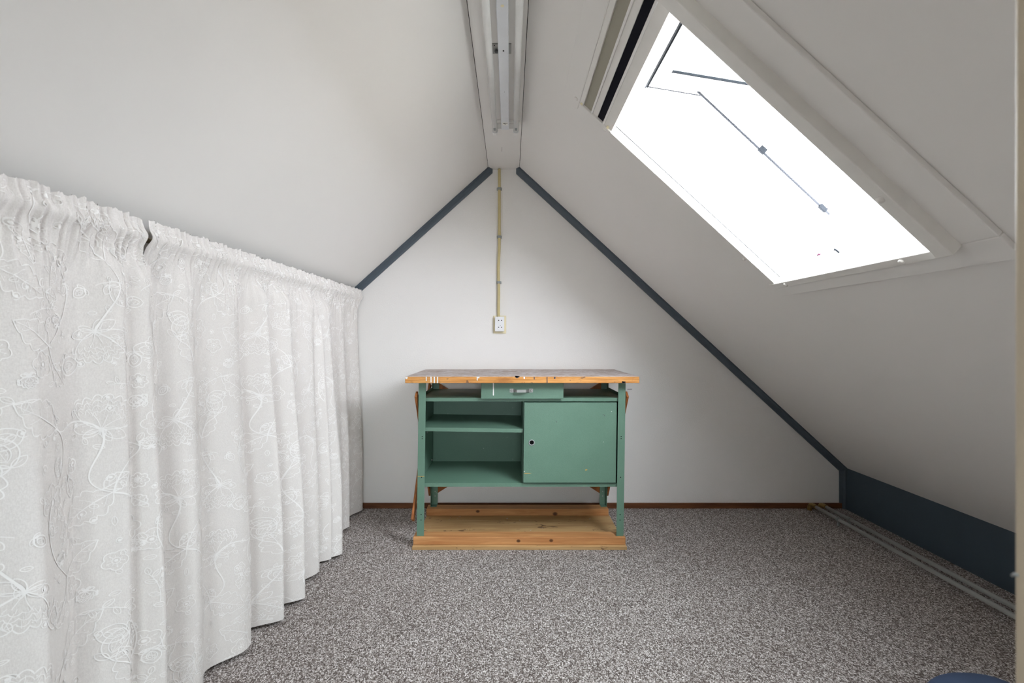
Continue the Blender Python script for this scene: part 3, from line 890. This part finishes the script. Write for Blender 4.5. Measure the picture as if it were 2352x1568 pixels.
def ctrl0(tab, y):
    if y <= tab[0][0]: return tab[0][1]
    for (a, xa), (b, xb) in zip(tab, tab[1:]):
        if y <= b:
            t = (y - a) / (b - a)
            t = t * t * (3 - 2 * t)
            return xa + (xb - xa) * t
    return tab[-1][1]
LUT = {id(t): [ctrl0(t, 0.3 + 0.002 * i) for i in range(1500)] for t in (HEM, TOPC)}
def ctrl(tab, y):
    f = (y - 0.3) / 0.002; i = int(f); L_ = LUT[id(tab)]; f -= i
    return L_[i] * (1 - f) + L_[i + 1] * f
ROD_Z, TOP_Z, HEM_Z, ROD_X = 1.432, 1.481, 0.016, -1.040
def sstep(a, b, v):
    t = max(0.0, min(1.0, (v - a) / (b - a))); return t * t * (3 - 2 * t)
def wob(y, k):
    return (math.sin(y * 241 + 1.7 * math.sin(y * 31 + k)) * 0.55 + math.sin(y * 389 + 2.1 * math.sin(y * 23 + 2 * k) + k) * 0.45)
def cloth_x(y, z, back):
    lean = 0.02 * math.sin(y * 4.1 + 0.6) * sstep(0.1, 1.2, z)
    t = sstep(0.25, 1.42, z)
    h_ = ctrl(HEM, y + lean) + 0.985
    x = (-0.985 + 1.0 * h_) * (1 - t) + (-1.012 + 0.52 * h_ + 0.5 * (ctrl(TOPC, y) + 1.012)) * t
    # soft secondary creases
    x += 0.006 * math.sin(y * 41 + 3 * math.sin(y * 7) + 1.1 * z) * (0.35 + 0.65 * sstep(1.3, 0.6, z))
    # gathered heading on the rod
    hd = sstep(1.30, 1.405, z)
    xt = -1.022 + 0.014 * math.exp(-((z - ROD_Z) / 0.019) ** 2) + 0.010 * sstep(1.35, 1.45, z)
    amp = 0.0085 * (1 - 0.35 * math.exp(-((z - ROD_Z) / 0.02) ** 2))
    xt += amp * wob(y, 0.9 + 9 * (z - 1.43))
    x = x * (1 - hd) + xt * hd
    x += 0.0045 * wob(y, 0.4) * sstep(1.20, 1.36, z) * (1 - hd) * (0.35 + 0.65 * (0.5 + 0.5 * math.sin(y * 27 + 2 * math.sin(y * 9))) )
    return x + back
def make_curtain(label, y_near, y_far, backf, seed):
    C = thing('curtain', (-1.0, (y_near(0.7) + y_far(0.7)) / 2, 0.0), label, 'curtain', 'floral curtains under the left slope')
    def S(u, z):
        a, b = y_near(z), y_far(z)
        y = a + (b - a) * u
        return Vector((cloth_x(y, z, backf(u, z)), y, z))
    def topz(u):
        y = y_near(1.4) + (y_far(1.4) - y_near(1.4)) * u
        return TOP_Z + 0.0045 * wob(y, 3.3) + 0.002 * math.sin(y * 60)
    width = y_far(0.7) - y_near(0.7)
    nu = int(width / 0.0045)
    zs = [HEM_Z + (1.30 - HEM_Z) * k / 80 for k in range(81)]
    zs += [1.30 + 0.0065 * k for k in range(1, 27)]
    b = BM()
    grid = []
    for i in range(nu + 1):
        u = i / nu
        tz = topz(u)
        col = []
        for z in zs:
            zz = z if z < 1.40 else 1.40 + (z - 1.40) / (zs[-1] - 1.40) * (tz - 1.40)
            col.append(b.verts.new(S(u, zz)))
        grid.append(col)
    for i in range(nu):
        for k in range(len(zs) - 1):
            b.faces.new((grid[i][k], grid[i + 1][k], grid[i + 1][k + 1], grid[i][k + 1]))
    link('cloth', b, MT['fabric'], C, smooth=True)
    # printed floral line work, laid on the cloth
    b = BM()
    full = 1.22
    def nrm(uc, v):
        u = min(0.99, max(0.01, uc / (width * full)))
        d = S(u + 0.002 / width, v) - S(u - 0.002 / width, v)
        dz = S(u, v + 0.003).x - S(u, v - 0.003).x
        n = Vector((1.0, -d.x / d.y, -dz / 0.006))
        return n.normalized() * 0.0011
    def P(uc, v, n):
        u = uc / (width * full)
        if u < 0.004 or u > 0.996 or v < HEM_Z + 0.002 or v > TOP_Z - 0.010: return None
        return S(u, v) + n
    u0 = y_near(0.7) * full + seed
    SCT = 0.80
    TU, TV = 0.62 * SCT, 0.66 * SCT
    for ku in range(int(u0 / TU) - 1, int((u0 + width * full) / TU) + 2):
        for kv in range(-1, 5):
            for pts, wd in TILE:
                prev = None
                n = len(pts)
                for i in range(n):
                    mir = (ku + kv) % 2
                    a = pts[max(0, i - 1)]; c = pts[min(n - 1, i + 1)]
                    tx, ty = c[0] - a[0], c[1] - a[1]
                    l = math.hypot(tx, ty) or 1
                    w_ = (wd[i] if isinstance(wd, list) else wd) * 0.80
                    if mir: tx = -tx
                    nx, ny = -ty / l * w_ / 2, tx / l * w_ / 2
                    qx = (0.62 - pts[i][0]) if mir else pts[i][0]
                    x, y = qx * SCT + ku * TU - u0, pts[i][1] * SCT + kv * TV + (0.5 * TV if ku % 2 else 0)
                    if x < 0 or x > width * full: prev = None; continue
                    if y < HEM_Z or y > TOP_Z: prev = None; continue
                    nn = nrm(x, y); A = P(x + nx, y + ny, nn); B_ = P(x - nx, y - ny, nn)
                    if A is None or B_ is None: prev = None; continue
                    cur = (b.verts.new(A), b.verts.new(B_))
                    if prev: b.faces.new((prev[0], prev[1], cur[1], cur[0]))
                    prev = cur
    for v in [v for v in b.verts if not v.link_faces]: b.verts.remove(v)
    tag(link('floral_print', b, MT['print'], C, smooth=True), 'white floral line print', kind='stuff')
    return C

# --- the drawing of one repeat of the print
rnd = random.Random(11)
TILE = []
def stroke(pts, w): TILE.append((pts, w))
def xf(pts, cx, cy, ang, sc):
    c, s = math.cos(ang), math.sin(ang)
    return [(cx + sc * (x * c - y * s), cy + sc * (x * s + y * c)) for x, y in pts]
def curve(p0, p1, p2, p3, n=16):
    out = []
    for i in range(n + 1):
        t = i / n; a = (1 - t) ** 3; b = 3 * t * (1 - t) ** 2; c = 3 * t * t * (1 - t); d = t ** 3
        out.append((a * p0[0] + b * p1[0] + c * p2[0] + d * p3[0], a * p0[1] + b * p1[1] + c * p2[1] + d * p3[1]))
    return out
def dot(x, y, r):
    stroke([(x - r, y), (x - r * 0.5, y), (x + r * 0.5, y), (x + r, y)], [r * 0.9, r * 1.9, r * 1.9, r * 0.9])
def stem(p0, p1, p2, p3, w0=0.0055, w1=0.0025):
    c = curve(p0, p1, p2, p3, 22); n = len(c)
    stroke(c, [w0 + (w1 - w0) * i / (n - 1) for i in range(n)])
def curl(cx, cy, ang, sc):
    pts = []
    for i in range(24):
        t = i / 23; r = (1 - t * 0.8); a = t * 2.3 * math.pi
        pts.append((r * math.cos(a), r * math.sin(a)))
    p = xf(pts, cx, cy, ang, sc)
    stroke(p, 0.0022); dot(*p[-1], 0.0042)
def petal(cx, cy, ang, ln, wd, lw=0.0022, veins=3, dots=0):
    top = curve((0, 0), (0.25, 0.75 * wd / ln * 1.3), (0.8, 0.9 * wd / ln), (1, 0), 14)
    bot = curve((1, 0), (0.8, -0.9 * wd / ln), (0.25, -0.75 * wd / ln * 1.3), (0, 0), 14)
    stroke(xf(top + bot[1:], cx, cy, ang, ln), lw)
    for k in range(veins):
        f = (k - (veins - 1) / 2) * 0.55 * wd / ln / max(1, veins - 1) * 2 if veins > 1 else 0
        stroke(xf(curve((0.05, 0), (0.3, f * 0.9), (0.5, f), (0.72 - abs(f) * 0.4, f * 0.6), 8), cx, cy, ang, ln), 0.0013)
    for k in range(dots):
        q = xf([(0.35 + 0.5 * k / max(1, dots - 1), (-1) ** k * 0.28 * wd / ln)], cx, cy, ang, ln)[0]
        dot(q[0], q[1], 0.0015)
def leaf(cx, cy, ang, ln, wd, lobes=5):
    for sgn in (1, -1):
        pts = []
        for i in range(lobes * 7 + 1):
            t = i / (lobes * 7)
            env = math.sin(math.pi * t ** 0.8) * wd / ln
            r = env * (0.78 + 0.26 * abs(math.sin(math.pi * lobes * t)))
            pts.append((t, sgn * r))
        stroke(xf(pts, cx, cy, ang, ln), 0.0027)
        for k in range(1, lobes):
            t = k / lobes
            env = math.sin(math.pi * t ** 0.8) * wd / ln
            stroke(xf(curve((t - 0.10, 0), (t - 0.04, sgn * env * 0.3), (t, sgn * env * 0.5), (t + 0.05, sgn * env * 0.66), 7), cx, cy, ang, ln), 0.0014)
            q = xf([(t + 0.03, sgn * env * 0.36)], cx, cy, ang, ln)[0]; dot(q[0], q[1], 0.0014)
    stroke(xf(curve((-0.12, 0), (0.2, 0.05), (0.6, -0.05), (0.95, 0), 14), cx, cy, ang, ln), [0.0040 - 0.00017 * i for i in range(15)])
def rosette(cx, cy, r, n=7, ph=0.0):
    pts = []
    for i in range(n * 9 + 1):
        a = 2 * math.pi * i / (n * 9)
        rr = r * (0.78 + 0.24 * abs(math.sin(n * a / 2)))
        pts.append((cx + rr * math.cos(a + ph), cy + rr * math.sin(a + ph)))
    stroke(pts, 0.0026)
    pts = [(cx + r * 0.3 * math.cos(2 * math.pi * i / 16), cy + r * 0.3 * math.sin(2 * math.pi * i / 16)) for i in range(17)]
    stroke(pts, 0.0022)
    for k in range(n * 2):
        a = 2 * math.pi * k / (n * 2) + ph
        r1 = r * (0.72 if k % 2 else 0.55)
        stroke([(cx + r * 0.33 * math.cos(a), cy + r * 0.33 * math.sin(a)), (cx + r1 * math.cos(a), cy + r1 * math.sin(a))], 0.0013)
    for k in range(n):
        a = 2 * math.pi * (k + 0.5) / n + ph
        dot(cx + r * 0.62 * math.cos(a), cy + r * 0.62 * math.sin(a), 0.0016)
    dot(cx, cy, r * 0.14)
def fan(cx, cy, ang, r, rows=4):
    # layered peony: scalloped rows opening along ang
    for k in range(rows):
        rr = r * (0.42 + 0.58 * (k + 1) / rows); sp = 0.55 + 0.75 * (k + 1) / rows
        n = 4 + k * 2
        pts = []
        for i in range(n * 8 + 1):
            t = -1 + 2 * i / (n * 8)
            a = t * sp
            q = rr * (0.9 + 0.13 * abs(math.sin(math.pi * n * (t + 1) / 2))) * (1.0 - 0.16 * t * t)
            pts.append((q * math.cos(a), q * math.sin(a)))
        stroke(xf(pts, cx, cy, ang, 1), 0.0029 if k == rows - 1 else 0.0019)
        for j in range(n):
            t = -1 + 2 * (j + 0.5) / n; a = t * sp
            q0, q1 = rr * 0.70, rr * 0.90
            stroke(xf([(q0 * math.cos(a * 0.97), q0 * math.sin(a * 0.97)), (q1 * math.cos(a), q1 * math.sin(a))], cx, cy, ang, 1), 0.0012)
            if k == rows - 1:
                p = xf([(rr * 0.82 * math.cos(a + 0.07), rr * 0.82 * math.sin(a + 0.07))], cx, cy, ang, 1)[0]; dot(p[0], p[1], 0.0015)
    for sgn in (1, -1):
        a0 = sgn * 1.3
        stroke(xf(curve((0, 0), (r * 0.2 * math.cos(a0), r * 0.6 * math.sin(a0)), (r * 0.55, sgn * r * 1.02), (r * 0.72, sgn * r * 0.72), 16), cx, cy, ang, 1), 0.0027)
        petal(cx, cy, ang + sgn * 1.75, r * 0.62, r * 0.22, 0.0024, 2, 3)
        petal(cx, cy, ang + sgn * 2.35, r * 0.42, r * 0.13, 0.0022, 1)
    for a in (-0.35, 0, 0.35):
        stroke(xf(curve((0, 0), (r * 0.15, a * r * 0.2), (r * 0.3, a * r * 0.5), (r * 0.42, a * r), 8), cx, cy, ang, 1), 0.0019)
def bud(cx, cy, ang, ln):
    petal(cx, cy, ang, ln, ln * 0.5, 0.0030, 0, 0)
    q = xf([(0.18, 0)], cx, cy, ang, ln)[0]
    petal(q[0], q[1], ang, ln * 0.62, ln * 0.26, 0.0022, 3, 4)
    for sgn in (1, -1):
        petal(cx, cy, ang + sgn * 1.2, ln * 0.45, ln * 0.16, 0.0024, 1)
def sprig(cx, cy, ang, ln, n=4):
    stroke(xf(curve((0, 0), (0.3, 0.12), (0.7, 0.1), (1, 0), 12), cx, cy, ang, ln), 0.0020)
    for k in range(n):
        t = (k + 1) / (n + 0.5)
        q = xf([(t, 0.1 * math.sin(math.pi * t))], cx, cy, ang, ln)[0]
        petal(q[0], q[1], ang + (0.9 if k % 2 else -0.9), ln * 0.26, ln * 0.09, 0.0019, 1)
    q = xf([(1, 0)], cx, cy, ang, ln)[0]; petal(q[0], q[1], ang, ln * 0.24, ln * 0.08, 0.0019, 1)
fan(0.15, 0.50, 1.9, 0.105)
fan(0.46, 0.14, -1.1, 0.098)
leaf(0.33, 0.53, 0.55, 0.155, 0.052)
leaf(0.13, 0.30, -0.5, 0.145, 0.048)
leaf(0.545, 0.36, 2.0, 0.13, 0.045, 4)
leaf(0.27, 0.10, 2.6, 0.125, 0.042, 4)
rosette(0.36, 0.335, 0.050, 7, 0.2)
rosette(0.05, 0.16, 0.043, 6, 0.5)
rosette(0.555, 0.565, 0.040, 8, 0.1)
rosette(0.235, 0.405, 0.026, 5, 0.7)
bud(0.47, 0.455, 1.2, 0.085)
bud(0.07, 0.40, 2.9, 0.075)
bud(0.345, 0.03, 0.2, 0.078)
bud(0.585, 0.05, 1.9, 0.07)
sprig(0.28, 0.25, 1.0, 0.10); sprig(0.41, 0.62, -0.3, 0.11); sprig(0.03, 0.61, 0.3, 0.09); sprig(0.20, 0.18, 0.2, 0.10)
sprig(0.60, 0.22, 1.4, 0.10); sprig(0.47, 0.28, 0.2, 0.075, 3)
stem((0.15, 0.50), (0.12, 0.42), (0.24, 0.36), (0.13, 0.30)); stem((0.13, 0.30), (0.04, 0.27), (0.02, 0.20), (0.05, 0.16), 0.005)
stem((0.46, 0.14), (0.50, 0.24), (0.56, 0.28), (0.545, 0.36)); stem((0.545, 0.36), (0.52, 0.44), (0.49, 0.42), (0.47, 0.455), 0.005)
stem((0.33, 0.53), (0.27, 0.50), (0.25, 0.44), (0.36, 0.335)); stem((0.36, 0.335), (0.42, 0.25), (0.36, 0.16), (0.27, 0.10))
stem((0.15, 0.50), (0.22, 0.58), (0.26, 0.48), (0.33, 0.53), 0.005); stem((0.545, 0.36), (0.62, 0.42), (0.60, 0.50), (0.555, 0.565), 0.0045)
stem((0.27, 0.10), (0.28, 0.05), (0.30, 0.02), (0.345, 0.03), 0.0045); stem((0.13, 0.30), (0.12, 0.35), (0.10, 0.38), (0.07, 0.40), 0.0045)
stem((0.46, 0.14), (0.52, 0.11), (0.55, 0.05), (0.585, 0.05), 0.0045)
CENT = [(0.15, 0.50, 0.11), (0.46, 0.14, 0.10), (0.36, 0.335, 0.05), (0.05, 0.16, 0.045), (0.555, 0.565, 0.04), (0.235, 0.405, 0.03), (0.39, 0.57, 0.06), (0.19, 0.27, 0.06), (0.52, 0.42, 0.05), (0.22, 0.13, 0.05),
        (0.12, 0.58, 0.06), (0.50, 0.05, 0.06), (0.33, 0.58, 0.03)]
tries = 0; nf = 0
while nf < 22 and tries < 4000:
    tries += 1
    x, y = rnd.uniform(0, 0.62), rnd.uniform(0, 0.66)
    r_ = rnd.choice((0.045, 0.036, 0.03, 0.024))
    ok = True
    for cx_, cy_, cr_ in CENT:
        ddx = min(abs(x - cx_), 0.62 - abs(x - cx_)); ddy = min(abs(y - cy_), 0.66 - abs(y - cy_))
        if math.hypot(ddx, ddy) < (r_ + cr_) * 0.85: ok = False; break
    if not ok: continue
    CENT.append((x, y, r_)); nf += 1
    kk = nf % 4; an = rnd.uniform(0, 6.28)
    if kk == 0: rosette(x, y, r_, rnd.choice((5, 6, 7)), an)
    elif kk == 1: leaf(x - r_ * math.cos(an), y - r_ * math.sin(an), an, r_ * 2, r_ * 0.75, 4)
    elif kk == 2: bud(x - r_ * 0.8 * math.cos(an), y - r_ * 0.8 * math.sin(an), an, r_ * 1.7)
    else: fan(x - r_ * 0.5 * math.cos(an), y - r_ * 0.5 * math.sin(an), an, r_ * 1.3, 3)
for _ in range(34):
    curl(rnd.uniform(0, 0.62), rnd.uniform(0, 0.66), rnd.uniform(0, 6.28), rnd.uniform(0.008, 0.016))
for _ in range(60):
    x, y = rnd.uniform(0, 0.62), rnd.uniform(0, 0.66)
    petal(x, y, rnd.uniform(0, 6.28), rnd.uniform(0.018, 0.032), rnd.uniform(0.008, 0.011), 0.0019, 1)

bl = lambda *p: (lambda z: p[0] + (p[1] - p[0]) * sstep(1.42, 1.25, z))
make_curtain('nearest floral curtain, ending at the gap that shows the rod', lambda z: 0.62, bl(1.252, 1.335),
             lambda u, z: 0.006 * sstep(0.96, 1.0, u) * sstep(1.4, 1.1, z), 0.0)
make_curtain('middle floral curtain, between the rod gap and the overlap', bl(1.274, 1.262), bl(2.318, 2.345),
             lambda u, z: -0.030 * sstep(0.075, 0.0, u) * sstep(1.42, 1.30, z) + 0.038 * sstep(0.95, 1.0, u) * sstep(1.40, 1.15, z), 0.17)
make_curtain('farthest floral curtain, touching the gable wall', bl(2.322, 2.275), lambda z: 3.088,
             lambda u, z: -0.06 * sstep(0.12, 0.0, u) * sstep(1.42, 1.30, z), 0.41)
CRD = thing('curtain_rod', (ROD_X, 1.8, ROD_Z), 'thin brass curtain rod hidden in the curtain heading', 'curtain rod')
bm = BM(); tube(bm, [(ROD_X, 0.55, ROD_Z), (ROD_X, 3.095, ROD_Z)], 0.008, 12); link('rod', bm, MT['rod'], CRD, smooth=True)
for y in (0.70, 1.266, 2.315, 3.06):
    bm = BM(); box(bm, ROD_X - 0.035, ROD_X - 0.009, y - 0.007, y + 0.007, ROD_Z - 0.03, ROD_Z + 0.045)
    link('rod_bracket', bm, MT['darksteel'], CRD)

# ================================================================== BLUE CUSHION IN THE CORNER OF THE PICTURE
bm = BM()
bmesh.ops.create_uvsphere(bm, u_segments=48, v_segments=24, radius=1.0)
for v in bm.verts:
    c = v.co
    r = math.hypot(c.x, c.y)
    k = (abs(c.x) ** 3 + abs(c.y) ** 3) ** (1 / 3) if r > 1e-6 else 1
    f = r / k if k > 1e-6 else 1
    f = 0.5 + 0.5 * f
    z = math.copysign(abs(c.z) ** 0.75, c.z)
    wr_ = 0.006 * math.sin(7 * math.atan2(c.y, c.x)) * (1 - abs(c.z))
    v.co = Vector((1.385 + 0.155 * c.x * f + wr_, 1.285 + 0.14 * c.y * f, 0.076 + 0.075 * z))
tag(link('floor_cushion', bm, MT['blue'], smooth=True), 'dark blue rounded fabric cushion on the carpet near the door frame', 'cushion')
